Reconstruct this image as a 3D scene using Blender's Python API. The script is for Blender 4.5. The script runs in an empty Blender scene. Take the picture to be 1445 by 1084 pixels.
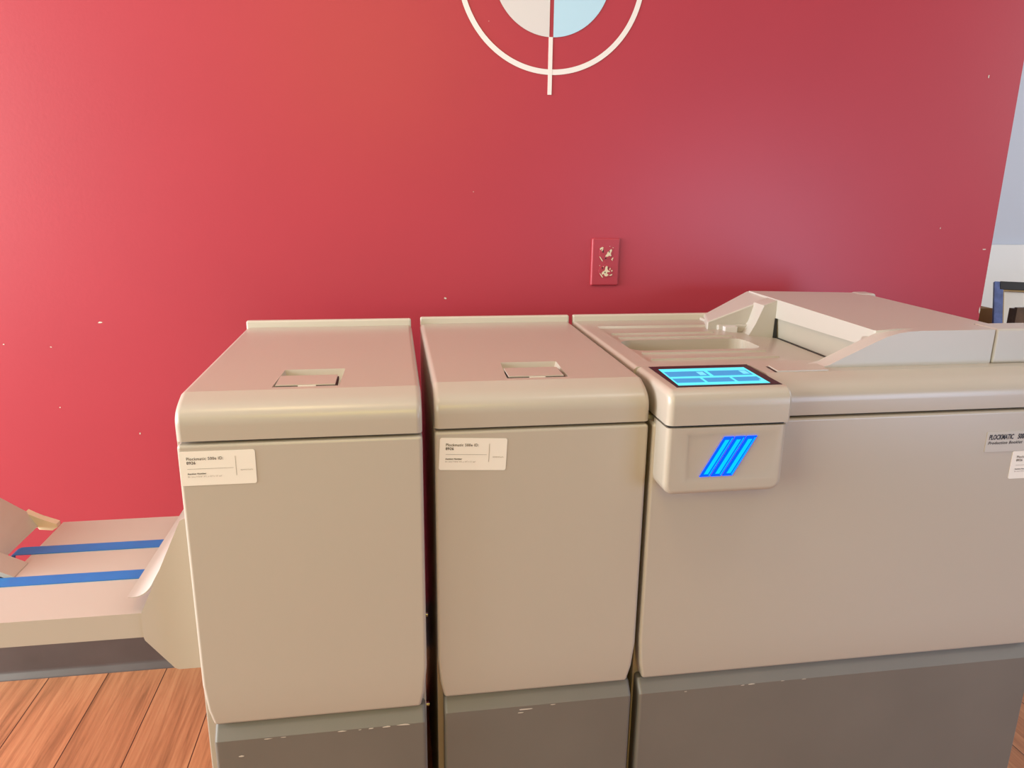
import bpy, bmesh, math, random
from mathutils import Vector, Matrix
random.seed(7)
S = bpy.context.scene
COL = S.collection

# ------------------------------------------------------------------ camera
CAMH = 1.189
F_PX, YAW, PITCH, ROLL = 1046.96, .1597, .2585, .0131
cyw, syw = math.cos(YAW), math.sin(YAW)
fw = Vector((syw, cyw, 0)); rt = Vector((cyw, -syw, 0)); up = Vector((0, 0, 1))
f2 = fw*math.cos(PITCH) - up*math.sin(PITCH)
u2 = up*math.cos(PITCH) + fw*math.sin(PITCH)
r3 = rt*math.cos(ROLL) + u2*math.sin(ROLL)
u3 = u2*math.cos(ROLL) - rt*math.sin(ROLL)
cam = bpy.data.cameras.new('camera'); co = bpy.data.objects.new('camera', cam); COL.objects.link(co)
cam.sensor_width = 36; cam.lens = F_PX/1445*36; cam.clip_start = .05
co.matrix_world = Matrix(((r3.x, u3.x, -f2.x, 0), (r3.y, u3.y, -f2.y, 0), (r3.z, u3.z, -f2.z, CAMH), (0, 0, 0, 1)))
S.camera = co

# ------------------------------------------------------------------ light
S.view_settings.view_transform = 'Standard'; S.view_settings.look = 'None'
S.view_settings.gamma = 1; S.view_settings.use_curve_mapping = False
S.view_settings.exposure = 0.0
W = bpy.data.worlds.new('world'); S.world = W; W.use_nodes = True
W.node_tree.nodes['Background'].inputs[0].default_value = (1, .8, .6, 1)
W.node_tree.nodes['Background'].inputs[1].default_value = .12
def area(name, loc, target, sx, sy, power, color):
    l = bpy.data.lights.new(name, 'AREA'); l.shape = 'RECTANGLE'; l.size = sx; l.size_y = sy
    l.energy = power; l.color = color
    o = bpy.data.objects.new(name, l); COL.objects.link(o); o.location = loc
    o.rotation_euler = (Vector(target)-Vector(loc)).to_track_quat('-Z', 'Y').to_euler()
    return o
area('window_daylight', (-2.98, -0.72, 1.55), (0, 0.2, 1.35), 2.1, 1.7, 73.6, (0.957, 1.000, 0.826))
area('window_side_daylight', (-2.98, 1.0, 1.3), (-1.5, 1.4, 1.1), 1.1, 1.5, 144.0, (0.875, 0.938, 1.000))
area('ceiling_lamp_warm', (-0.42, 0.45, 2.8), (-0.42, 0.45, 0), 0.45, 0.3, 8.4, (1.000, 0.750, 0.357))
area('lid_fill_neutral', (1.0, 0.4, 2.8), (1.0, 0.4, 0), 0.6, 0.3, 4.5, (1.000, 0.967, 0.900))  # added overhead fill to brighten the wide machine's lid front
area('front_fill_warm', (-0.1, -0.9, 1.9), (-0.05, 1.05, 0.6), 0.8, 0.6, 7.6, (1.000, 0.763, 0.026))  # added warm fill that lifts the machine fronts against the wall
area('front_fill_cool', (2.0, -0.65, 0.8), (1.0, 1.05, 0.7), 0.9, 0.9, 19.5, (0.590, 0.718, 1.000))  # made-up low fill, brightens and cools the wide machine's front
area('side_room_daylight', (3.9, 1.0, 1.9), (2.6, 3, 0.8), 1.4, 1.4, 49.8, (0.873, 0.952, 1.000))

# ------------------------------------------------------------------ helpers
def mat(name, col, rough=.5, metal=0, spec=.5, bump=0, bscale=300, vary=0, vscale=4, coat=0):
    m = bpy.data.materials.new(name); m.use_nodes = True
    nt = m.node_tree; b = nt.nodes['Principled BSDF']
    b.inputs['Base Color'].default_value = (*col, 1); b.inputs['Roughness'].default_value = rough
    b.inputs['Metallic'].default_value = metal; b.inputs['Specular IOR Level'].default_value = spec
    b.inputs['Coat Weight'].default_value = coat
    tc = nt.nodes.new('ShaderNodeTexCoord')
    if bump:
        n = nt.nodes.new('ShaderNodeTexNoise'); n.inputs['Scale'].default_value = bscale; n.inputs['Detail'].default_value = 3
        nt.links.new(tc.outputs['Object'], n.inputs['Vector'])
        bp = nt.nodes.new('ShaderNodeBump'); bp.inputs['Strength'].default_value = bump; bp.inputs['Distance'].default_value = .001
        nt.links.new(n.outputs['Fac'], bp.inputs['Height']); nt.links.new(bp.outputs['Normal'], b.inputs['Normal'])
    if vary:
        n = nt.nodes.new('ShaderNodeTexNoise'); n.inputs['Scale'].default_value = vscale; n.inputs['Detail'].default_value = 4
        nt.links.new(tc.outputs['Object'], n.inputs['Vector'])
        r = nt.nodes.new('ShaderNodeMapRange'); r.inputs[1].default_value = .3; r.inputs[2].default_value = .7
        r.inputs[3].default_value = 1-vary; r.inputs[4].default_value = 1+vary
        nt.links.new(n.outputs['Fac'], r.inputs[0])
        mx = nt.nodes.new('ShaderNodeMix'); mx.data_type = 'RGBA'; mx.blend_type = 'MULTIPLY'; mx.inputs[0].default_value = 1
        mx.inputs[6].default_value = (*col, 1); nt.links.new(r.outputs[0], mx.inputs[7])
        nt.links.new(mx.outputs[2], b.inputs['Base Color'])
    return m
def emis(name, col, strength):
    m = bpy.data.materials.new(name); m.use_nodes = True; b = m.node_tree.nodes['Principled BSDF']
    b.inputs['Base Color'].default_value = (col[0]*.3, col[1]*.3, col[2]*.3, 1)
    b.inputs['Emission Color'].default_value = (*col, 1); b.inputs['Emission Strength'].default_value = strength
    b.inputs['Roughness'].default_value = .35; b.inputs['Specular IOR Level'].default_value = .08
    return m

M = {}
M['red'] = mat('red_wall_paint', (.42, .042, .064), .40, spec=.5, bump=.12, bscale=140, vary=.025, vscale=2.5)
M['paint'] = mat('warm_grey_enamel', (.480, .430, .366), .29, spec=.65, bump=.05, bscale=900)
M['cover'] = mat('light_grey_plastic', (.51, .475, .43), .36, spec=.5, bump=.03, bscale=900)
M['base'] = mat('dark_grey_enamel', (.165, .150, .130), .45, spec=.5, bump=.05, bscale=900, vary=.05, vscale=6)
M['rail'] = mat('rail_plastic', (.58, .53, .45), .45)
M['chute'] = mat('grey_chute_plastic', (.40, .37, .31), .45)
M['black'] = mat('black_rubber_and_gap_shade', (.008, .008, .009), .5)  # roller rubber, socket openings, and the shade put into gaps
M['bezel'] = mat('screen_bezel', (.018, .014, .019), .3, spec=.2)
M['screen'] = emis('screen_light', (.10, .78, .90), 1.0)
M['tile'] = emis('screen_tile', (.04, .28, .58), 1.0)
M['tile_icon'] = emis('screen_icon', (.16, .68, .86), 1.0)
M['led'] = emis('blue_light_edge', (.0, .045, .80), 2.6)
M['led_core'] = emis('blue_light_core', (.0, .48, 1.0), 1.15)
M['sticker'] = mat('white_label_paper', (.84, .79, .72), .55)
M['nameplate'] = mat('nameplate_metal', (.52, .485, .44), .42)
M['ink'] = mat('grey_ink', (.035, .03, .04), .6)
M['ink_light'] = mat('pale_ink', (.33, .29, .26), .6)
M['ink_navy'] = mat('dark_navy_ink', (.012, .010, .022), .5)
M['belt'] = mat('blue_belt', (.010, .155, .46), .45, bump=.1, bscale=700, vary=.05, vscale=20)
M['white_paint'] = mat('white_wall_paint', (.80, .76, .74), .5)
M['pale_grey'] = mat('pale_grey_wall_paint', (.66, .63, .63), .5)
M['sky_blue'] = mat('light_blue_wall_paint', (.45, .68, .84), .5)
M['cream'] = mat('cream_plastic', (.72, .62, .44), .45)
M['screw'] = mat('bright_metal', (.7, .7, .7), .25, metal=1)
M['rubber'] = mat('brown_black_cove_rubber', (.085, .068, .066), .35, spec=.6, vary=.15, vscale=9)
M['ceiling'] = mat('ceiling_white', (.75, .74, .72), .8)
M['far'] = mat('blue_grey_wall_paint', (.56, .58, .66), .7)
M['board'] = mat('white_board', (.80, .77, .75), .6)
M['cardboard'] = mat('cardboard', (.26, .13, .05), .8, vary=.1, vscale=12)
M['blue_wood'] = mat('blue_stained_wood', (.10, .14, .34), .5, vary=.3, vscale=30)
M['black_wood'] = mat('black_wood', (.02, .017, .018), .5)
M['gilt'] = mat('gilt_edge', (.40, .26, .10), .4)
M['matboard'] = mat('mat_board', (.78, .73, .66), .7)
M['brown_wood'] = mat('brown_wood', (.10, .055, .03), .5, vary=.3, vscale=25)
M['scratch'] = mat('bare_scratch', (.62, .56, .48), .6)

# wood plank floor: planks run along y, .138 wide
m = bpy.data.materials.new('wood_plank_floor'); m.use_nodes = True; nt = m.node_tree; b = nt.nodes['Principled BSDF']; L = nt.links.new
def N(t, **k):
    n = nt.nodes.new(t)
    for a, v in k.items(): setattr(n, a, v)
    return n
tc = N('ShaderNodeTexCoord'); mp = N('ShaderNodeMapping'); mp.inputs['Location'].default_value = (.733+10*.138, 6.3, 0)
L(tc.outputs['Object'], mp.inputs[0])
sx = N('ShaderNodeSeparateXYZ'); L(mp.outputs[0], sx.inputs[0])
dv = N('ShaderNodeMath', operation='DIVIDE'); L(sx.outputs[0], dv.inputs[0]); dv.inputs[1].default_value = .138
fl = N('ShaderNodeMath', operation='FLOOR'); L(dv.outputs[0], fl.inputs[0])
fr = N('ShaderNodeMath', operation='FRACT'); L(dv.outputs[0], fr.inputs[0])
wn = N('ShaderNodeTexWhiteNoise', noise_dimensions='1D'); L(fl.outputs[0], wn.inputs['W'])
# board ends every 0.92 with an offset per row
yo = N('ShaderNodeMath', operation='MULTIPLY_ADD'); L(wn.outputs['Value'], yo.inputs[0]); yo.inputs[1].default_value = 7.0; L(sx.outputs[1], yo.inputs[2])
yd = N('ShaderNodeMath', operation='DIVIDE'); L(yo.outputs[0], yd.inputs[0]); yd.inputs[1].default_value = 7.0
yf = N('ShaderNodeMath', operation='FLOOR'); L(yd.outputs[0], yf.inputs[0])
cmb = N('ShaderNodeCombineXYZ'); L(fl.outputs[0], cmb.inputs[0]); L(yf.outputs[0], cmb.inputs[1])
w2 = N('ShaderNodeTexWhiteNoise', noise_dimensions='3D'); L(cmb.outputs[0], w2.inputs['Vector'])
# grain
gs = N('ShaderNodeVectorMath', operation='MULTIPLY'); L(mp.outputs[0], gs.inputs[0]); gs.inputs[1].default_value = (75, 3.2, 1)
ga = N('ShaderNodeVectorMath', operation='MULTIPLY_ADD'); L(w2.outputs['Color'], ga.inputs[0]); ga.inputs[1].default_value = (40, 40, 40); L(gs.outputs[0], ga.inputs[2])
g1 = N('ShaderNodeTexNoise'); g1.inputs['Scale'].default_value = 1; g1.inputs['Detail'].default_value = 6; g1.inputs['Roughness'].default_value = .65; g1.inputs['Distortion'].default_value = .6
L(ga.outputs[0], g1.inputs['Vector'])
gs2 = N('ShaderNodeVectorMath', operation='MULTIPLY'); L(ga.outputs[0], gs2.inputs[0]); gs2.inputs[1].default_value = (.16, .35, 1)
g2 = N('ShaderNodeTexNoise'); g2.inputs['Scale'].default_value = 1; g2.inputs['Detail'].default_value = 3; L(gs2.outputs[0], g2.inputs['Vector'])
av = N('ShaderNodeMath', operation='MULTIPLY_ADD'); L(g1.outputs['Fac'], av.inputs[0]); av.inputs[1].default_value = .6
h = N('ShaderNodeMath', operation='MULTIPLY'); L(g2.outputs['Fac'], h.inputs[0]); h.inputs[1].default_value = .4; L(h.outputs[0], av.inputs[2])
cr = N('ShaderNodeValToRGB'); L(av.outputs[0], cr.inputs[0])
cr.color_ramp.elements[0].position = .30; cr.color_ramp.elements[0].color = (.17, .066, .027, 1)
cr.color_ramp.elements[1].position = .70; cr.color_ramp.elements[1].color = (.60, .295, .140, 1)
e = cr.color_ramp.elements.new(.5); e.color = (.42, .175, .078, 1)
tn = N('ShaderNodeMapRange'); L(w2.outputs['Value'], tn.inputs[0]); tn.inputs[3].default_value = .93; tn.inputs[4].default_value = 1.07
mx = N('ShaderNodeMix', data_type='RGBA', blend_type='MULTIPLY'); mx.inputs[0].default_value = 1; L(cr.outputs[0], mx.inputs[6]); L(tn.outputs[0], mx.inputs[7])
# seams
sa = N('ShaderNodeMath', operation='SUBTRACT'); L(fr.outputs[0], sa.inputs[0]); sa.inputs[1].default_value = .5
sb = N('ShaderNodeMath', operation='ABSOLUTE'); L(sa.outputs[0], sb.inputs[0])
sc_ = N('ShaderNodeMath', operation='GREATER_THAN'); L(sb.outputs[0], sc_.inputs[0]); sc_.inputs[1].default_value = .491
mx2 = N('ShaderNodeMix', data_type='RGBA'); L(sc_.outputs[0], mx2.inputs[0]); L(mx.outputs[2], mx2.inputs[6]); mx2.inputs[7].default_value = (.07, .025, .012, 1)
L(mx2.outputs[2], b.inputs['Base Color']); b.inputs['Roughness'].default_value = .42
bp = N('ShaderNodeBump'); bp.inputs['Strength'].default_value = .15; bp.inputs['Distance'].default_value = .001; L(g1.outputs['Fac'], bp.inputs['Height']); L(bp.outputs[0], b.inputs['Normal'])
M['floor'] = m

LOC = {}
def empty(name, label, cat, loc, group=None):
    o = bpy.data.objects.new(name, None); COL.objects.link(o); o.location = loc; o.empty_display_size = .05
    o['label'] = label; o['category'] = cat
    if group: o['group'] = group
    LOC[o.name] = Vector(loc); return o
def obj(name, bm, material, parent=None, label=None, cat=None, kind=None, group=None, angle=32, loc=None, wn=True):
    """world-coordinate bmesh -> one mesh object"""
    bmesh.ops.recalc_face_normals(bm, faces=bm.faces[:])
    base = LOC[parent.name] if parent else Vector(loc or (0, 0, 0))
    bmesh.ops.translate(bm, verts=bm.verts[:], vec=-base)
    lim = math.radians(angle)
    for f in bm.faces: f.smooth = True
    for e in bm.edges:
        if len(e.link_faces) == 2: e.smooth = e.calc_face_angle(0) < lim
        else: e.smooth = False
    me = bpy.data.meshes.new(name); bm.to_mesh(me); bm.free()
    o = bpy.data.objects.new(name, me); COL.objects.link(o)
    for mm in (material if isinstance(material, (list, tuple)) else [material]): me.materials.append(mm)
    if parent: o.parent = parent
    else: o.location = base
    LOC[o.name] = base
    if wn:
        w = o.modifiers.new('normals', 'WEIGHTED_NORMAL'); w.keep_sharp = True
    if label: o['label'] = label
    if cat: o['category'] = cat
    if kind: o['kind'] = kind
    if group: o['group'] = group
    return o
def join(*bms):
    r = bms[0]
    for b2 in bms[1:]:
        me = bpy.data.meshes.new('tmp'); b2.to_mesh(me); b2.free(); r.from_mesh(me); bpy.data.meshes.remove(me)
    return r
def bev(bm, edges, off, seg=3):
    if edges and off: bmesh.ops.bevel(bm, geom=edges, offset=off, segments=seg, profile=.5, affect='EDGES', clamp_overlap=True)
    return bm
def hexa(v, bevel=0, seg=3, sel=None):
    """8 points: bottom four counter-clockwise, then top four"""
    bm = bmesh.new(); vs = [bm.verts.new(p) for p in v]
    for f in ((3, 2, 1, 0), (4, 5, 6, 7), (0, 1, 5, 4), (1, 2, 6, 5), (2, 3, 7, 6), (3, 0, 4, 7)): bm.faces.new([vs[i] for i in f])
    return bev(bm, [e for e in bm.edges if sel is None or sel(e)], bevel, seg)
def box(x0, x1, y0, y1, z0, z1, bevel=0, seg=3, sel=None):
    return hexa([(x0, y0, z0), (x1, y0, z0), (x1, y1, z0), (x0, y1, z0), (x0, y0, z1), (x1, y0, z1), (x1, y1, z1), (x0, y1, z1)], bevel, seg, sel)
def prism(pts, axis, a, b_, bevel=0, seg=3, which='caps', drop=None):
    """pts 2D; axis x: (y,z), y: (x,z), z: (x,y)"""
    P = {'x': lambda p, t: (t, p[0], p[1]), 'y': lambda p, t: (p[0], t, p[1]), 'z': lambda p, t: (p[0], p[1], t)}[axis]
    bm = bmesh.new()
    A = [bm.verts.new(P(p, a)) for p in pts]; B = [bm.verts.new(P(p, b_)) for p in pts]
    fa = bm.faces.new(A); fb = bm.faces.new(B[::-1]); n = len(pts)
    for i in range(n): bm.faces.new((A[i], B[i], B[(i+1) % n], A[(i+1) % n]))
    if bevel:
        if which == 'caps': es = list(fa.edges)+list(fb.edges)
        elif which == 'a': es = list(fa.edges)
        else: es = list(bm.edges)
        if drop: es = [e for e in es if not drop(e)]
        bev(bm, es, bevel, seg)
    return bm
def rext(pts, axis, a, b_, ra, rb, clampf=None, n=6):
    """closed outline extruded along an axis with the end rims rolled over by radius ra / rb"""
    P = {'x': lambda p, t: (t, p[0], p[1]), 'y': lambda p, t: (p[0], t, p[1]), 'z': lambda p, t: (p[0], p[1], t)}[axis]
    m_ = len(pts); ar = sum(pts[i][0]*pts[(i+1) % m_][1]-pts[(i+1) % m_][0]*pts[i][1] for i in range(m_))
    sg = 1 if ar > 0 else -1
    nr = []
    for i in range(m_):
        p, q, r = Vector(pts[i-1]), Vector(pts[i]), Vector(pts[(i+1) % m_])
        d1 = (q-p).normalized(); d2 = (r-q).normalized()
        n1 = Vector((d1.y, -d1.x))*sg; n2 = Vector((d2.y, -d2.x))*sg
        k = n1+n2; k = k.normalized()/max(.5, k.normalized().dot(n1)); nr.append(k)
    def outline(ins):
        out = []
        for p, k in zip(pts, nr):
            q = (p[0]-k.x*ins, p[1]-k.y*ins)
            out.append(clampf(p, q) if clampf else q)
        return out
    st = []
    if ra: st += [(a+ra*(1-math.cos(math.radians(90*i/n))), ra*(1-math.sin(math.radians(90*i/n)))) for i in range(n+1)]
    else: st.append((a, 0))
    if rb: st += [(b_-rb*(1-math.cos(math.radians(90*i/n))), rb*(1-math.sin(math.radians(90*i/n)))) for i in range(n, -1, -1)]
    else: st.append((b_, 0))
    bm = bmesh.new(); rings = [[bm.verts.new(P(p, t)) for p in outline(i_)] for t, i_ in st]
    for A, B in zip(rings, rings[1:]):
        for i in range(m_): bm.faces.new((A[i], A[(i+1) % m_], B[(i+1) % m_], B[i]))
    bm.faces.new(rings[0][::-1]); bm.faces.new(rings[-1])
    return bm
def bez(p0, p1, p2, p3, n):
    return [tuple((1-t)**3*a+3*(1-t)**2*t*b2+3*(1-t)*t*t*c+t**3*d for a, b2, c, d in zip(p0, p1, p2, p3)) for t in [i/n for i in range(n+1)]]
def rrect(x0, x1, z0, z1, r, n=5):
    out = []
    for cx, cz, a0 in ((x1-r, z1-r, 0), (x0+r, z1-r, 90), (x0+r, z0+r, 180), (x1-r, z0+r, 270)):
        for i in range(n+1):
            a = math.radians(a0+90*i/n); out.append((cx+r*math.cos(a), cz+r*math.sin(a)))
    return out
def cyl(p, q, r, n=20):
    p, q = Vector(p), Vector(q); d = (q-p).normalized(); a = d.orthogonal().normalized(); c = d.cross(a)
    bm = bmesh.new(); A, B = [], []
    for i in range(n):
        t = 2*math.pi*i/n; v = a*math.cos(t)*r+c*math.sin(t)*r
        A.append(bm.verts.new(p+v)); B.append(bm.verts.new(q+v))
    bm.faces.new(A[::-1]); bm.faces.new(B)
    for i in range(n): bm.faces.new((A[i], A[(i+1) % n], B[(i+1) % n], B[i]))
    return bm
def cut(bm, cutters):
    """boolean difference on bmeshes"""
    me = bpy.data.meshes.new('t'); bmesh.ops.recalc_face_normals(bm, faces=bm.faces[:]); bm.to_mesh(me); bm.free()
    o = bpy.data.objects.new('t', me); COL.objects.link(o); tmp = []
    for c in cutters:
        bmesh.ops.recalc_face_normals(c, faces=c.faces[:])
        mc = bpy.data.meshes.new('c'); c.to_mesh(mc); c.free(); oc = bpy.data.objects.new('c', mc); COL.objects.link(oc)
        md = o.modifiers.new('b', 'BOOLEAN'); md.object = oc; md.operation = 'DIFFERENCE'; md.solver = 'EXACT'; tmp.append((oc, mc))
    dg = bpy.context.evaluated_depsgraph_get(); dg.update()
    me2 = bpy.data.meshes.new_from_object(o.evaluated_get(dg))
    r = bmesh.new(); r.from_mesh(me2)
    bpy.data.objects.remove(o); bpy.data.meshes.remove(me); bpy.data.meshes.remove(me2)
    for oc, mc in tmp: bpy.data.objects.remove(oc); bpy.data.meshes.remove(mc)
    return r
def text_bm(lines):
    """lines: (string, x, z, size, xscale, shear, weight, spacing) laid on the xz plane facing -y at y = 0"""
    out = bmesh.new()
    for s, x, z, size, xs, shear, weight, sp in lines:
        c = bpy.data.curves.new('t', 'FONT'); c.body = s; c.size = size; c.shear = shear; c.offset = weight; c.space_character = sp
        c.resolution_u = 3
        o = bpy.data.objects.new('t', c); COL.objects.link(o)
        dg = bpy.context.evaluated_depsgraph_get(); dg.update()
        me = bpy.data.meshes.new_from_object(o.evaluated_get(dg))
        for v in me.vertices: v.co = Vector((x+v.co.x*xs, 0, z+v.co.y))
        out.from_mesh(me)
        bpy.data.objects.remove(o); bpy.data.curves.remove(c); bpy.data.meshes.remove(me)
    return out
def flat(pts, y=0):
    bm = bmesh.new(); bm.faces.new([bm.verts.new((p[0], y, p[1])) for p in pts]); return bm
def place(bm, x, y, z, ang=0):
    bmesh.ops.transform(bm, matrix=Matrix.Translation((x, y, z)) @ Matrix.Rotation(-ang, 4, 'Y'), verts=bm.verts[:]); return bm

# ------------------------------------------------------------------ room shell
YW = 1.764
obj('floor', box(-3.4, 5.2, -3.2, 5.6, -.05, 0), M['floor'], kind='structure', wn=False)
obj('ceiling', box(-3.4, 5.2, -3.2, 5.6, 2.9, 2.98), M['ceiling'], kind='structure', wn=False)
wb = obj('wall_back', box(-3.4, 1.5605, YW, YW+.13, 0, 2.9), M['red'], kind='structure', wn=False)
obj('wall_left', join(box(-3.2, -3.08, -3.2, YW, 0, .55), box(-3.2, -3.08, -3.2, YW, 2.45, 2.9), box(-3.2, -3.08, -3.2, -1.85, .55, 2.45), box(-3.2, -3.08, 1.62, YW, .55, 2.45)), M['ceiling'], kind='structure', wn=False)
fb = [box(-3.18, -3.1, -1.85, 1.62, .55, .62), box(-3.18, -3.1, -1.85, 1.62, 2.38, 2.45), box(-3.18, -3.1, -1.85, -1.78, .62, 2.38), box(-3.18, -3.1, 1.55, 1.62, .62, 2.38), box(-3.17, -3.11, .36, .42, .62, 2.38)]
obj('window_1', join(*fb), M['ceiling'], kind='structure', wn=False)
obj('wall_far', box(1.2, 5.2, 3.45, 3.55, 0, 2.9), M['far'], kind='structure', wn=False)
cove = [(YW, 0), (YW-.016, 0), (YW-.015, .004), (YW-.008, .014), (YW-.0045, .022), (YW-.004, .12), (YW-.0015, .124), (YW, .124)]
obj('baseboard_back', prism(cove, 'x', -3.08, 1.5605), M['rubber'], kind='structure')

# paint chips on the red wall: tiny irregular white flakes
def blob(cx, cz, rx, rz, n=7, ang=0, y=0):
    ps = []
    for i in range(n):
        t = 2*math.pi*i/n; k = random.uniform(.55, 1.1); a, c = rx*k*math.cos(t), rz*k*math.sin(t)
        ps.append((cx+a*math.cos(ang)-c*math.sin(ang), cz+a*math.sin(ang)+c*math.cos(ang)))
    return flat(ps, y)
chips = [(-.651, .886, .007, .0025), (.12, .933, .0045, .003), (-.76, .832, .0025, .0015), (-.856, .84, .003, .0015), (-.76, .691, .002, .002), (-.596, .622, .002, .003),
         (1.540, 1.048, .006, .0016), (1.402, 1.102, .0015, .003), (.188, 1.179, .0015, .001), (.222, 1.542, .001, .001), (1.47, 1.47, .002, .005), (1.5575, .886, .0028, .013)]
cb = join(*[blob(x, z, a, c, y=YW-.0006) for x, z, a, c in chips])
o = obj('paint_chips', cb, M['scratch'], parent=wb, label='white paint chips', wn=False); o['kind'] = 'stuff'
cb = join(*[blob(x, z, a, c, y=YW-.0006) for x, z, a, c in ((-.392, .857, .0025, .0018), (-.4, .854, .002, .0015))])

# registration mark painted on the wall
mx_, mz_ = .3625, 1.6476
mk = empty('wall_decal', 'large round registration mark painted white and light blue on the red wall', 'wall decal', (mx_, YW, mz_-.26))
def arc(r, a0, a1, n, cx=mx_, cz=mz_): return [(cx+r*math.cos(math.radians(a0+(a1-a0)*i/n)), cz+r*math.sin(math.radians(a0+(a1-a0)*i/n))) for i in range(n+1)]
ring = bmesh.new(); n = 128
ro = [ring.verts.new((mx_+.2110*math.cos(2*math.pi*i/n), YW-.0011, mz_+.2110*math.sin(2*math.pi*i/n))) for i in range(n)]
ri = [ring.verts.new((mx_+.1995*math.cos(2*math.pi*i/n), YW-.0011, mz_+.1995*math.sin(2*math.pi*i/n))) for i in range(n)]
for i in range(n): ring.faces.new((ro[i], ro[(i+1) % n], ri[(i+1) % n], ri[i]))
obj('ring', ring, M['white_paint'], mk, label='white ring', wn=False)
def half(sign):
    r, g = .1327, .0045
    a = math.degrees(math.asin(g/r))
    return flat(arc(r, -90+a, 90-a, 48) if sign > 0 else arc(r, 90+a, 270-a, 48), YW-.0011)
obj('half_disc', half(-1), M['pale_grey'], mk, label='pale grey left half of the disc', wn=False)
obj('half_disc', half(1), M['sky_blue'], mk, label='light blue right half of the disc', wn=False)
br = box(mx_-.0055, mx_+.0035, YW-.0016, YW, 1.3945, 1.5152)
obj('vertical_bar', br, M['white_paint'], mk, label='white bar crossing the ring', wn=False)

# ------------------------------------------------------------------ wall outlet
px, pz, pw, ph = .4739, .9603, .070, .1145
ot = empty('wall_outlet', 'painted-over red wall outlet with chipped cream patches above the machines', 'outlet', (px+pw/2, YW, pz))
obj('cover_plate', box(px, px+pw, YW-.0065, YW, pz, pz+ph, .0045, 4, lambda e: min(v.co.y for v in e.verts) < YW-.003), M['red'], ot)
def U(zx, zy):   # position on the plate from its left-top corner
    return px + (zx)*pw, pz+ph-(zy)*ph
patches = [
 [[(.27, .21), (.36, .18), (.41, .20), (.37, .225), (.31, .235), (.285, .25)], [(.33, .26), (.37, .225), (.395, .235), (.36, .27)], [(.60, .27), (.64, .24), (.69, .225), (.71, .26), (.68, .29), (.665, .335), (.70, .36), (.66, .375), (.61, .36), (.575, .385), (.52, .38), (.495, .395), (.48, .365), (.53, .33), (.55, .29)],
  [(.26, .375), (.29, .38), (.37, .445), (.40, .485), (.365, .475), (.30, .42)], [(.72, .42), (.76, .395), (.765, .425), (.735, .45), (.755, .475), (.715, .46), (.69, .44)], [(.60, .165), (.64, .16), (.63, .175)], [(.72, .19), (.765, .195), (.74, .21)]],
 [[(.50, .60), (.545, .575), (.58, .60), (.575, .65), (.62, .68), (.67, .69), (.65, .71), (.585, .705), (.56, .74), (.61, .755), (.62, .77), (.575, .795), (.515, .80), (.475, .78), (.45, .745), (.39, .765), (.37, .73), (.42, .69), (.47, .68), (.49, .65)],
  [(.29, .725), (.32, .735), (.39, .78), (.43, .82), (.40, .825), (.33, .77)], [(.65, .63), (.69, .62), (.67, .67), (.645, .66)], [(.72, .66), (.76, .67), (.745, .70), (.715, .695)], [(.64, .775), (.70, .76), (.75, .745), (.755, .77), (.69, .79)], [(.40, .59), (.44, .58), (.43, .605)], [(.28, .56), (.31, .57), (.29, .585)]]]
slots = [[(.375, .245, .405, .30), (.60, .26, .625, .30), (.475, .405, .515, .43)], [(.38, .60, .40, .645), (.585, .60, .605, .64), (.475, .70, .51, .73)]]
for k in (0, 1):
    cx, cz = U(.5, .31 if k == 0 else .70)
    r = obj('receptacle', prism([(x, max(cz-.0135, min(cz+.0135, z))) for x, z in rrect(cx-.0165, cx+.0165, cz-.0165, cz+.0165, .0164, 8)], 'y', YW-.0075, YW-.0035, .0008, 2, 'a'), M['red'], ot)
    obj('bare_patch', join(*[flat([U(*p) for p in pts], YW-.0079) for pts in patches[k]]), M['cream'], r, label='chipped cream plastic', wn=False)
    obj('slots', join(*[box(U(a, 0)[0], U(c, 0)[0], YW-.0083, YW-.0070, U(0, d)[1], U(0, b2)[1]) for a, b2, c, d in slots[k]]), M['black'], r, label='dark socket openings', wn=False)
obj('screw_head', cyl((px+pw/2, YW-.0078, pz+ph*.505), (px+pw/2, YW-.006, pz+ph*.505), .0022, 14), M['red'], ot)

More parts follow.
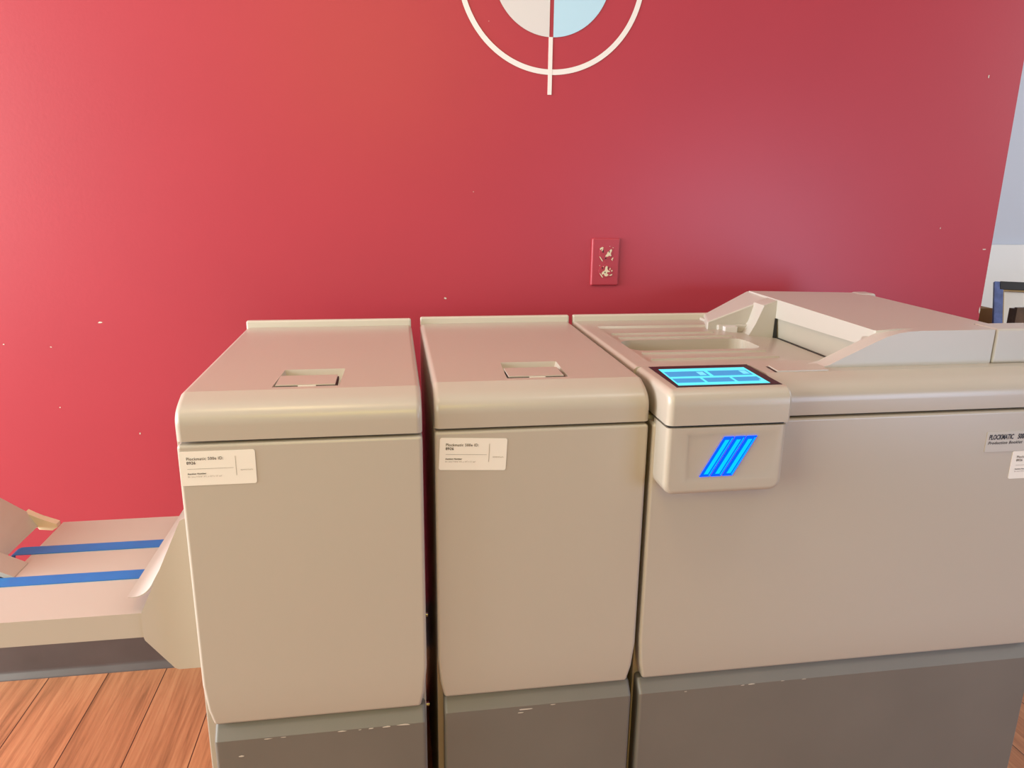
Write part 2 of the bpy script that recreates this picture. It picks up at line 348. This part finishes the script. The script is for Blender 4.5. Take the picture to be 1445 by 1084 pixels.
# ------------------------------------------------------------------ shared cabinet measures
ZT, ZL, ZD, ZB = .9025, .8425, .8378, .3753
DP = .548
def lid_profile(Y, back):
    c = bez((Y+.0445, ZT), (Y+.022, ZT-.0080), (Y-.001, ZT-.0130), (Y-.001, ZT-.0385), 12)
    return [(back, ZL), (back, ZT), (Y+.052, ZT)]+c+[(Y, ZL)]
def sticker(parent, x, y, z, ang, w=.1016, h_=.0508):
    """white asset label, top-left corner at (x, z)"""
    b1 = prism(rrect(0, w, -h_, 0, .0032), 'y', 0, .0006)
    s = obj('sticker', place(b1, x, y-.0007, z, ang), M['sticker'], parent, label='white paper label with printed lines', wn=False)
    t = text_bm([('Plockmatic 500e ID:', .0090, -.0128, .0061, .92, 0, .00002, 1.08), ('8926', .0090, -.0188, .0061, .94, 0, .00006, 1.08)])
    obj('heading_text', place(t, x, y-.0012, z, ang), M['ink'], s, wn=False)
    t = text_bm([('Auction Number', .0092, -.0340, .0033, 1.0, 0, .00009, 1.1)])
    obj('small_text', place(t, x, y-.0012, z, ang), M['ink'], s, wn=False)
    t = text_bm([('Bin: (sku) 7/18/36" 20"L, p 18"T x 12" spd"', .0092, -.0382, .0029, .82, 0, 0, 1.1)])
    obj('fine_print', place(t, x, y-.0012, z, ang), M['ink_light'], s, wn=False)
    t = text_bm([('BDMP37TaeTb', .0807, -.0305, .0026, .95, 0, 0, 1.1)])
    obj('code_text', place(t, x, y-.0012, z, ang), M['ink_light'], s, wn=False)
    lb = join(flat([(.0095, -.0256), (.0713, -.0256), (.0713, -.0261), (.0095, -.0261)]), flat([(.0745, -.0085), (.0751, -.0085), (.0751, -.0375), (.0745, -.0375)]))
    obj('divider_line', place(lb, x, y-.0011, z, ang), M['ink_light'], s, wn=False)
    return s
def front_panel_bm(x0, x1, Y, right_taper=True):
    bm = bmesh.new(); t = .0105; rows = [(ZB, t, .004), (ZB+.03, t*.40, .0012), (ZB+.075, 0, 0), (ZD, 0, 0)]
    ring_ = []
    for z, ix, iy in rows:
        ring_.append([bm.verts.new(p) for p in ((x0+ix, Y+iy, z), (x1-(ix if right_taper else 0), Y+iy, z), (x1-(ix if right_taper else 0), Y+.03, z), (x0+ix, Y+.03, z))])
    for a, c in zip(ring_, ring_[1:]):
        for i in range(4): bm.faces.new((a[i], a[(i+1) % 4], c[(i+1) % 4], c[i]))
    bm.faces.new(ring_[0][::-1]); bm.faces.new(ring_[-1])
    es = []
    for e in bm.edges:
        a, c = [v.co for v in e.verts]
        vert = abs(a.z-c.z) > .01 and min(a.y, c.y) < Y+.01
        top = a.z > ZD-.001 and c.z > ZD-.001; bot = a.z < ZB+.001 and c.z < ZB+.001 and min(a.y, c.y) < Y+.01
        if vert or top or bot: es.append(e)
    return bev(bm, es, .0055, 4)
def base_bm(x0, x1, Y, back):
    pr = [(Y+.0275, 0), (Y+.0275, ZB-.002), (Y+.020, ZB-.0022), (Y+.0125, ZB-.0024), (Y-.0045, ZB-.0235), (Y-.0045, ZB-.06), (Y-.0045, .012), (Y+.002, 0)]
    return rext(pr, 'x', x0, x1, .006, .006, lambda p, q: (p[0] if p[0] > Y+.027 else q[0], p[1] if p[1] < .001 else q[1]), 5)
def scratches(bm, spots, Y):
    """worn white nicks along the base: second material"""
    for x, z, a, c in spots:
        b2 = blob(x, z, a*1.3, c*1.4, 8, y=Y-.0052)
        n0 = len(bm.faces); bm = join(bm, b2); bm.faces.ensure_lookup_table()
        for f in bm.faces[n0:]: f.material_index = 1
    return bm

def cabinet(x0, w, Y, label, latch_x, nicks, side=.0005):
    x1 = x0+w; back = Y+DP
    t = empty('finisher_cabinet', label, 'office machine', (x0+w/2, Y+DP/2, 0), 'tall narrow machine cabinets')
    obj('body', box(x0-side, x1-.001, Y+.028, back, 0, ZL+.001, .003, 2), M['paint'], t)
    lb = rext(lid_profile(Y, back), 'x', x0, x1, .009, .009, lambda p, q: (p[0] if p[0] > back-.001 else q[0], p[1] if p[1] < ZL+.001 else q[1]))
    lx0, lx1, ly0, ly1 = latch_x[0], latch_x[1], Y+.058, Y+.166
    cutter = hexa([(lx0+.012, ly0+.004, ZT-.03), (lx1-.010, ly0+.004, ZT-.03), (lx1-.010, ly1-.02, ZT-.03), (lx0+.012, ly1-.02, ZT-.03),
                   (lx0-.001, ly0-.001, ZT+.002), (lx1+.001, ly0-.001, ZT+.002), (lx1+.004, ly1, ZT+.002), (lx0+.004, ly1, ZT+.002)])
    lid = obj('lid', cut(lb, [cutter]), M['paint'], t, angle=17)
    la = obj('latch_plate', box(lx0+.0035, lx1-.0055, ly0+.005, ly0+.062, ZT-.001, ZT+.0014, .0009, 2), M['paint'], lid)
    obj('latch_gap_shade', join(box(lx0+.0045, lx1-.0050, ly0+.0035, ly0+.058, ZT-.006, ZT-.0011), box(lx1-.0060, lx1-.0035, ly0+.004, ly0+.058, ZT-.006, ZT-.0006)), M['black'], la, label='black strips standing in for shade around the latch plate')  # solid black strips paint in the shade of the latch gap
    obj('latch_catch', box(lx0+.036, lx0+.062, ly0+.0022, ly0+.0040, ZT-.004, ZT+.0004, .0004, 1), M['sticker'], la, label='bright catch under the latch plate')
    obj('back_rail', box(x0+.001, x1-.001, back, back+.013, ZT-.02, ZT+.0137, .0035, 3), M['rail'], t)
    dr = obj('front_panel', front_panel_bm(x0, x1, Y), M['paint'], t)
    obj('base', scratches(base_bm(x0+.0095, x1-.003, Y, back), nicks, Y), [M['base'], M['scratch']], t, label='darker grey base', angle=20)
    return t, dr

Y1, Y2, Y3 = 1.0321, 1.0479, 1.0496
X1, X2, X3, XR = -.3045, .0536, .3924, 1.1655
W1, W2 = .3398, .3313
nk1 = [(-.215, .3500, .006, .0008), (-.19, .3502, .004, .0006), (-.10, .3506, .006, .0009), (-.073, .3502, .003, .0007), (-.055, .3508, .005, .0010), (-.03, .3512, .006, .0012), (-.003, .3518, .010, .0014), (-.256, .323, .004, .0012)]
nk2 = [(.20, .346, .012, .0012), (.19, .340, .004, .0008), (.245, .3502, .005, .0007)]
c1, d1 = cabinet(X1, W1, Y1, 'left beige finisher cabinet beside the blue belt tray', (X1+.1245, X1+.2200), nk1, .0068)
sticker(d1, -.3018, Y1, .8282, -.0019)
c2, d2 = cabinet(X2, W2, Y2, 'middle beige finisher cabinet between the left cabinet and wide machine with screen', (X2+.1165, X2+.2140), nk2)
sticker(d2, .0615, Y2, .8288, -.0495)
# joining pins in the gap, fixed to the left cabinet's side
for z in (.44, .251):
    obj('joining_pin', cyl((X1+W1-.006, 1.20, z), (X1+W1+.009, 1.20, z), .004, 14), M['screw'], c1, label='bright metal pin on the side')

# ------------------------------------------------------------------ wide booklet maker with screen
BK = Y3+DP
T = empty('booklet_maker', 'wide beige booklet making machine with glowing blue light bars and touch screen', 'office machine', ((X3+XR)/2, Y3+DP/2, 0))
obj('body', box(X3+.001, XR-.001, Y3+.028, BK, 0, ZL+.001, .003, 2), M['paint'], T)
lb = rext(lid_profile(Y3, BK), 'x', X3, XR, .009, .009, lambda p, q: (p[0] if p[0] > BK-.001 else q[0], p[1] if p[1] < ZL+.001 else q[1]))
cuts = [box(X3-.05, .5945, .95, 1.1585, .80, .95)]
# sunken deck, sloping down to the right under the feeder
cuts.append(hexa([(.434, 1.190, ZT-.0045), (.72, 1.178, ZT-.0045), (.72, 1.527, ZT-.0045), (.434, 1.527, ZT-.0045),
                  (.428, 1.185, ZT+.004), (.72, 1.172, ZT+.004), (.72, 1.533, ZT+.004), (.426, 1.533, ZT+.004)]))
cuts.append(hexa([(.690, 1.1785, ZT-.0045), (.87, 1.155, ZT-.026), (.87, 1.526, ZT-.026), (.690, 1.526, ZT-.0045),
                  (.690, 1.173, ZT+.0045), (.87, 1.150, ZT+.0045), (.87, 1.5325, ZT+.0045), (.690, 1.5325, ZT+.0045)]))
tro = prism(rrect(.436, .700, 1.300, 1.398, .030, 6), 'z', ZT-.038, ZT+.003)
cuts.append(tro)
lid = obj('top_lid', cut(lb, cuts), M['paint'], T, angle=17)
for y, xa, xb in ((1.460, .441, .668), (1.418, .444, .690), (1.272, .444, .690), (1.222, .444, .690)):
    obj('deck_rib', hexa([(xa, y-.005, ZT-.012), (xb, y-.005, ZT-.012), (xb, y+.006, ZT-.012), (xa, y+.006, ZT-.012), (xa+.002, y-.0015, ZT-.0015), (xb-.004, y-.0015, ZT-.0015), (xb-.004, y+.003, ZT-.0015), (xa+.002, y+.003, ZT-.0015)]), M['paint'], lid)
ss = obj('paper_sensor', box(.700, .728, 1.478, 1.492, ZT-.022, ZT+.004, .001, 2), M['pale_grey'], lid, label='small pale grey sensor block')
obj('slot_plate', hexa([(.618, 1.098, ZT-.002), (.709, 1.098, ZT-.002), (.716, 1.142, ZT-.002), (.622, 1.138, ZT-.002), (.618, 1.098, ZT+.0022), (.709, 1.098, ZT+.0022), (.716, 1.142, ZT+.0022), (.622, 1.138, ZT+.0022)], .0008, 2), M['paint'], lid)
obj('slot_shade', hexa([(.613, 1.0975, ZT-.002), (.617, 1.0975, ZT-.002), (.6205, 1.136, ZT-.002), (.6165, 1.136, ZT-.002), (.613, 1.0975, ZT+.0004), (.617, 1.0975, ZT+.0004), (.6205, 1.136, ZT+.0004), (.6165, 1.136, ZT+.0004)]), M['black'], lid, label='black strip standing in for shade in the slot beside the plate')  # slot is not cut; its shade is a black strip
obj('back_rail', box(X3+.001, .82, BK, BK+.013, ZT-.02, ZT+.0137, .0035, 3), M['rail'], T)

dr = obj('front_panel', front_panel_bm(X3, XR, Y3), M['paint'], T)
sticker(dr, 1.0392, Y3, .7642, 0)
np_ = obj('nameplate', prism(rrect(.983, 1.132, .7648, .8008, .0012), 'y', Y3-.0012, Y3, .0004, 1), M['nameplate'], dr, label='pale metal nameplate')
t = text_bm([('PLOCKMATIC', .9868, .7872, .0122, .620, .12, .00038, 1.0), ('500e', 1.0416, .7872, .0122, .64, .12, .00040, .98)])
obj('name_lettering', place(t, 0, Y3-.0016, 0), M['ink_navy'], np_, wn=False)
t = text_bm([('Production Booklet', .9866, .7786, .0072, 1.0, .22, .00012, 1.13)])
obj('subtitle_lettering', place(t, 0, Y3-.0016, 0), M['ink_navy'], np_, wn=False)
obj('base', scratches(base_bm(X3+.004, XR-.0005, Y3, BK), [(.60, .3512, .006, .001), (.585, .3508, .003, .0006), (.70, .3515, .004, .0005), (.66, .352, .003, .0005), (.48, .349, .002, .0006)], Y3), [M['base'], M['scratch']], T, label='darker grey base', angle=20)

# screen console at the front left corner
YC = 1.0
cp = [(1.158, .849), (1.158, ZT), (YC+.024, ZT)]+bez((YC+.018, ZT), (YC+.0075, ZT-.0020), (YC-.0005, ZT-.008), (YC-.0005, ZT-.026), 10)+[(YC, .849)]
con = obj('console_top', rext(cp, 'x', X3+.0035, .5925, .0105, .006, lambda p, q: (p[0] if p[0] > 1.157 else q[0], p[1] if p[1] < .8495 else q[1])), M['paint'], T, angle=20)
bzl = obj('screen_bezel', prism([(.4152, 1.0225), (.5850, 1.0225), (.5900, 1.1535), (.4160, 1.1535)], 'z', ZT-.003, ZT+.0009, .0006, 2, 'caps'), M['bezel'], con, label='glossy black screen surround')
D = [(.4205, 1.0290), (.5690, 1.0290), (.5745, 1.1325), (.4255, 1.1325)]
def duv(u, v):   # u right, v downward on the display
    a = Vector(D[3]).lerp(Vector(D[2]), u); c = Vector(D[0]).lerp(Vector(D[1]), u); p = a.lerp(c, v); return p
def dq(u0, u1, v0, v1, z):
    bm = bmesh.new(); bm.faces.new([bm.verts.new((*duv(u, v), z)) for u, v in ((u0, v1), (u1, v1), (u1, v0), (u0, v0))]); return bm
dsp = obj('touch_screen', dq(0, 1, 0, 1, ZT+.0012), M['screen'], con, label='lit cyan touch screen', wn=False)
for u0, u1, v0, v1 in ((.02, .475, .19, .50), (.515, .965, .19, .50), (.02, .325, .61, .86), (.355, .655, .61, .86), (.685, .965, .61, .86)):
    obj('menu_tile', dq(u0, u1, v0, v1, ZT+.0014), M['tile'], dsp, label='blue menu tile', wn=False)
for q in ((.375, .45, .24, .45), (.87, .945, .22, .44), (.93, .985, .80, .92)):
    obj('menu_icon', dq(*q, ZT+.0016), M['tile_icon'], dsp, label='pale icon on the screen', wn=False)
lc = [(.3965, .845), (.3965, .755)]+[(.3965+.018*(1-math.cos(math.radians(a))), .755-.018*math.sin(math.radians(a))) for a in (15, 30, 45, 60, 75, 90)]
lc += [(.5885-.018*(1-math.cos(math.radians(a))), .755-.018*math.sin(math.radians(a))) for a in (90, 75, 60, 45, 30, 15)]+[(.5885, .755), (.5885, .845)]
lob = rext(lc, 'y', YC, Y3+.01, .0085, 0, lambda p, q: (q[0], p[1] if p[1] > .844 else q[1]))
rec = hexa([(.426, YC-.002, .7570), (.572, YC-.002, .7570), (.564, YC+.0030, .7650), (.434, YC+.0030, .7650), (.424, YC-.002, .8400), (.576, YC-.002, .8400), (.568, YC+.0030, .8320), (.432, YC+.0030, .8320)])
con2 = obj('console_front', cut(lob, [rec]), M['paint'], T, angle=40)
obj('console_gap_shade', box(.4, .585, YC+.006, Y3+.01, .8430, .8510), M['black'], T, label='black filler standing in for shade under the screen block')  # black box fills the joint in place of real shade
# slanted light bars
for k in range(3):
    xb = .4535+k*.0184; w = .0178; dx = .0352; z0, z1 = .7655, .8285
    def sk(x, z): return (x+dx*(z-z0)/(z1-z0), z)
    lbk = obj('light_bar', prism([sk(xb, z0), sk(xb+w-.0022, z0), sk(xb+w-.0022, z1), sk(xb, z1)], 'y', YC+.0004, YC+.0045, .0006, 2, 'a'), M['led'], con2, label='slanted glowing blue light bar')
    obj('light_strip', prism([sk(xb+.0034, z0+.0045), sk(xb+.0098, z0+.0045), sk(xb+.0098, z1-.0045), sk(xb+.0034, z1-.0045)], 'y', YC-.0002, YC+.002), M['led_core'], lbk, label='bright cyan strip', wn=False)
    obj('light_edge', prism([sk(xb+.0125, z0+.002), sk(xb+.0136, z0+.002), sk(xb+.0136, z1-.002), sk(xb+.0125, z1-.002)], 'y', YC-.0002, YC+.002), M['led_core'], lbk, label='thin bright cyan edge', wn=False)

# feeder hood on top
YF = 1.118
fc = []
main = prism([(.823, 1.152), (.852, 1.140), (1.018, 1.140), (1.0262, 1.172), (1.063, 1.172), (1.084, 1.592), (.802, 1.592), (.803, 1.465), (.821, 1.155)], 'z', .927, .9635, 0)
for v in main.verts:
    if v.co.z > .95:
        v.co.z = (.9575 if v.co.x < .83 and v.co.y < 1.2 else .9625)+(v.co.y-YF)*.0125 - (max(0, v.co.x-.95)*.05 if v.co.y > 1.4 else 0)
lowx = [e for e in main.edges if all(v.co.z > .95 and (v.co.y > 1.55 or v.co.x > 1.05) for v in e.verts)]
bev(main, lowx, .005, 4)
under = box(.862, 1.060, 1.14, 1.585, ZT-.03, .93)
armb = prism([(.733, .872), (.7615, .915), (.773, .955), (.803, .9655), (.84, .966), (.84, .872)], 'y', 1.460, 1.506, .0022, 2)
arma = hexa([(.668, 1.500, ZT-.012), (.83, 1.500, ZT-.012), (.83, 1.602, ZT-.012), (.699, 1.602, ZT-.012),
             (.668, 1.500, .9145), (.805, 1.500, .9640), (.805, 1.602, .9672), (.704, 1.602, .9140)], .0035, 3, lambda e: max(v.co.z for v in e.verts) > ZT)
ledge = box(.690, .786, 1.492, 1.596, ZT-.012, .9080, .003, 3)
front = prism([(.700, ZT-.001), (.705, ZT+.001), (.722, .9065), (.758, .9245), (.800, .9440), (.822, .9535), (.842, .9590), (.862, .9618), (.885, .9627), (1.0262, .9630), (1.0262, ZT-.001)], 'y', YF, 1.152, .0045, 4)
hood = obj('feeder_hood', join(main, under, armb, arma, ledge, front), M['cover'], T, angle=30, label='raised paper feeder hood')
obj('chute_panel', hexa([(.8135, 1.462, .875), (.8135, 1.128, .875), (.86, 1.128, .875), (.86, 1.462, .875), (.8075, 1.462, .9285), (.8275, 1.150, .9285), (.86, 1.150, .9285), (.86, 1.462, .9285)]), M['chute'], hood, label='recessed grey panel of the paper chute')
obj('chute_slit_shade', hexa([(.800, 1.4590, .876), (.808, 1.456, .876), (.814, 1.461, .876), (.805, 1.466, .876), (.8015, 1.4595, .9268), (.8050, 1.4575, .9268), (.808, 1.461, .9268), (.8035, 1.466, .9268)]), M['black'], hood, label='black sliver standing in for shade beside the chute panel')  # solid black sliver, shade of the slit put in as colour
obj('chute_seam_shade', hexa([(.806, 1.160, .872), (.8135, 1.160, .872), (.8135, 1.460, .872), (.806, 1.460, .872), (.8085, 1.160, .8850), (.8135, 1.160, .8850), (.8135, 1.460, .8850), (.8085, 1.460, .8850)]), M['black'], hood, label='black strip standing in for shade under the chute panel')  # thin black box paints the shade where panel meets deck
obj('guide_block', hexa([(.782, 1.15, .905), (.83, 1.15, .905), (.83, 1.185, .905), (.800, 1.185, .905), (.795, 1.15, .943), (.83, 1.15, .945), (.83, 1.172, .945), (.812, 1.172, .945)], .002, 2), M['cover'], hood)
obj('end_cover', box(1.0292, 1.1640, YF, 1.176, ZT-.001, .9635, .005, 4), M['cover'], T, label='square cover at the right end')
obj('hinge_cap', box(1.058, 1.098, 1.552, 1.594, .935, .9640, .006, 4), M['cover'], hood)

# ------------------------------------------------------------------ belt tray on the left
ZTR = .540
TY0, TY1 = 1.104, 1.466
tr = empty('conveyor_tray', 'low beige paper tray with two blue belts on the left cabinet\'s side', 'paper tray', (-.55, 1.29, .498))
pan = join(prism([(TY0, .4975), (TY0, ZTR), (TY1, ZTR), (TY1, .4975), (TY1-.004, .4975), (TY1-.004, ZTR-.004), (TY0+.004, ZTR-.004), (TY0+.004, .4975)], 'x', -.657, -.3115),
           prism([(TY0+.0003, .4975), (TY0+.0003, ZTR-.0002), (1.212, ZTR-.0002), (1.212, ZTR-.012), (TY0+.004, ZTR-.012), (TY0+.004, .4975)], 'x', -.90, -.6565))
obj('tray_pan', pan, M['paint'], tr)
def belt(y0, y1):
    x0, x1, r = -.682, -.40, .018
    top = ZTR+.0016; out = [(x1, top), (x0, top)]
    for a in range(10, 100, 10): out.append((x0-r*math.sin(math.radians(a)), top-r+r*math.cos(math.radians(a))))
    inn = [(p[0]+(.0014 if p[0] < x0 else 0), p[1]-.0014) for p in out]
    return prism(out+inn[::-1], 'y', y0, y1)
obj('belt', belt(1.330, 1.3595), M['belt'], tr, label='blue rubber belt at the back')
bm = prism([(-.86, ZTR+.0002), (-.40, ZTR+.0002), (-.40, ZTR+.0016), (-.86, ZTR+.0016)], 'y', 1.2155, 1.2455)
obj('belt', bm, M['belt'], tr, label='blue rubber belt at the front')
ro_ = obj('roller', cyl((-.680, 1.225, ZTR-.026), (-.680, 1.326, ZTR-.026), .017, 24), M['black'], tr, label='black end roller')
obj('roller_ring', cyl((-.680, 1.305, ZTR-.026), (-.680, 1.309, ZTR-.026), .0185, 24), M['screw'], ro_, label='thin metal ring')
# side bracket
hx = [(-.3115, .697), (-.326, .697), (-.331, .694), (-.4005, .545), (-.4025, .538), (-.4030, .500), (-.4015, .494), (-.362, .4405), (-.356, .4375), (-.3115, .4375)]
obj('side_bracket', prism(hx, 'y', TY0-.004, TY0-.0018), M['paint'], tr)
obj('mounting_wall', box(-.3165, -.3116, TY0-.002, TY1+.01, .45, .70), M['paint'], tr)
# curved chute flap
fp = bez((-.4215, .5685), (-.403, .564), (-.389, .575), (-.380, .594), 8)+[(-.364, .622), (-.338, .668), (-.313, .712)]
fpi = [(p[0]+.0016, p[1]-.0012) for p in fp]
fl_ = prism(fp+fpi[::-1], 'y', TY0+.002, 1.500)
obj('chute_flap', fl_, M['cover'], tr, label='curved chute flap above the belts')
# paper stop, bent sheet rising to the left
st = [(-.88, .697), (-.713, .572), (-.6965, .541)]
sti = [(-.88, .693), (-.7155, .569), (-.6995, .540)]
stp = obj('paper_stop', prism(st+sti[::-1], 'y', 1.262, 1.452), M['paint'], tr, label='bent paper stop rising to the left')
pl = [(-.6485, ZTR+.0008), (-.86, .655), (-.86, .650), (-.655, ZTR-.005)]
obj('middle_guide', prism(pl, 'y', 1.2475, 1.298), M['paint'], tr, label='sloping guide between the belts')
gs_ = [(-.662, ZTR-.004), (-.662, .5445), (-.690, .5545), (-.715, .572), (-.704, .549), (-.695, .533), (-.672, .530)]
obj('stop_bracket', prism(gs_, 'y', 1.450, 1.466, .0015, 2), M['cream'], tr, label='cream end bracket')

# ------------------------------------------------------------------ things in the room beyond
o = obj('white_board', hexa([(2.30, 3.30, .0), (3.5, 3.30, .0), (3.5, 3.315, .0), (2.30, 3.315, .0), (2.30, 3.425, .938), (3.5, 3.425, .938), (3.5, 3.44, .938), (2.30, 3.44, .938)]), M['board'], label='tall white board leaning on the blue grey wall behind', cat='board', loc=(2.9, 3.35, 0), wn=False)
pf = empty('picture_frame', 'blue and black picture frame leaning at the right edge behind the machine', 'picture frame', (2.75, 2.80, 0))
FO = Vector((2.702, 3.0, .806)); FN = Vector((-.45, -.89, 0)).normalized(); FU = Vector((.89, -.45, 0)).normalized(); tl = math.radians(20)
FD = (FN*math.sin(tl)-Vector((0, 0, 1))*math.cos(tl)+FU*.035).normalized(); FB = FU.cross(FD).normalized()
if FB.dot(FN) > 0: FB = -FB
def fbox(a0, a1, b0, b1, c0, c1, bevel=0):
    P = lambda a, b_, c: FO+FU*a+FD*b_+FB*c
    return hexa([P(a0, b1, c0), P(a1, b1, c0), P(a1, b1, c1), P(a0, b1, c1), P(a0, b0, c0), P(a1, b0, c0), P(a1, b0, c1), P(a0, b0, c1)], bevel, 2)
FH = .806/math.cos(tl)-.018
obj('frame_stile', fbox(0, .036, 0, FH, 0, .022, .002), M['blue_wood'], pf, label='blue left side of the frame')
obj('frame_stile', fbox(.464, .50, 0, FH, 0, .022, .002), M['blue_wood'], pf, label='blue right side of the frame')
obj('frame_rail', fbox(.022, .478, -.001, .036, -.002, .020, .002), M['black_wood'], pf, label='black top of the frame')
obj('gilt_lip', join(fbox(.036, .464, .036, .042, .003, .015), fbox(.036, .040, .042, FH, .003, .015)), M['gilt'], pf, label='thin gilt inner edge')
obj('mat_board', fbox(.030, .470, .03, FH-.004, .012, .017), M['matboard'], pf, label='off white mat board')
bx = empty('cardboard_box', 'brown cardboard box between the red wall\'s end and the blue frame', 'box', (2.62, 3.19, 0))
obj('box_body', box(2.40, 2.86, 3.12, 3.26, 0, .655), M['cardboard'], bx)
obj('box_flap', box(2.40, 2.86, 3.114, 3.12, .585, .662, .001, 1), M['cardboard'], bx)
wo = empty('wooden_crate', 'dark brown wooden crate in front of the blue picture frame', 'crate', (2.75, 2.60, 0))
for k in range(4):
    x = 2.428+k*.058
    obj('slat', box(x, x+.052, 2.56, 2.575, 0, .757, .002, 2), M['brown_wood'], wo)
obj('crate_body', box(2.431, 2.650, 2.575, 2.602, 0, .750), M['brown_wood'], wo)
obj('wood_offcut', box(2.353, 2.436, 2.532, 2.552, 0, .688, .002, 2), M['cardboard'], label='short light brown wood board beside the dark crate', cat='board', loc=(2.39, 2.54, 0))

bpy.context.view_layer.update()
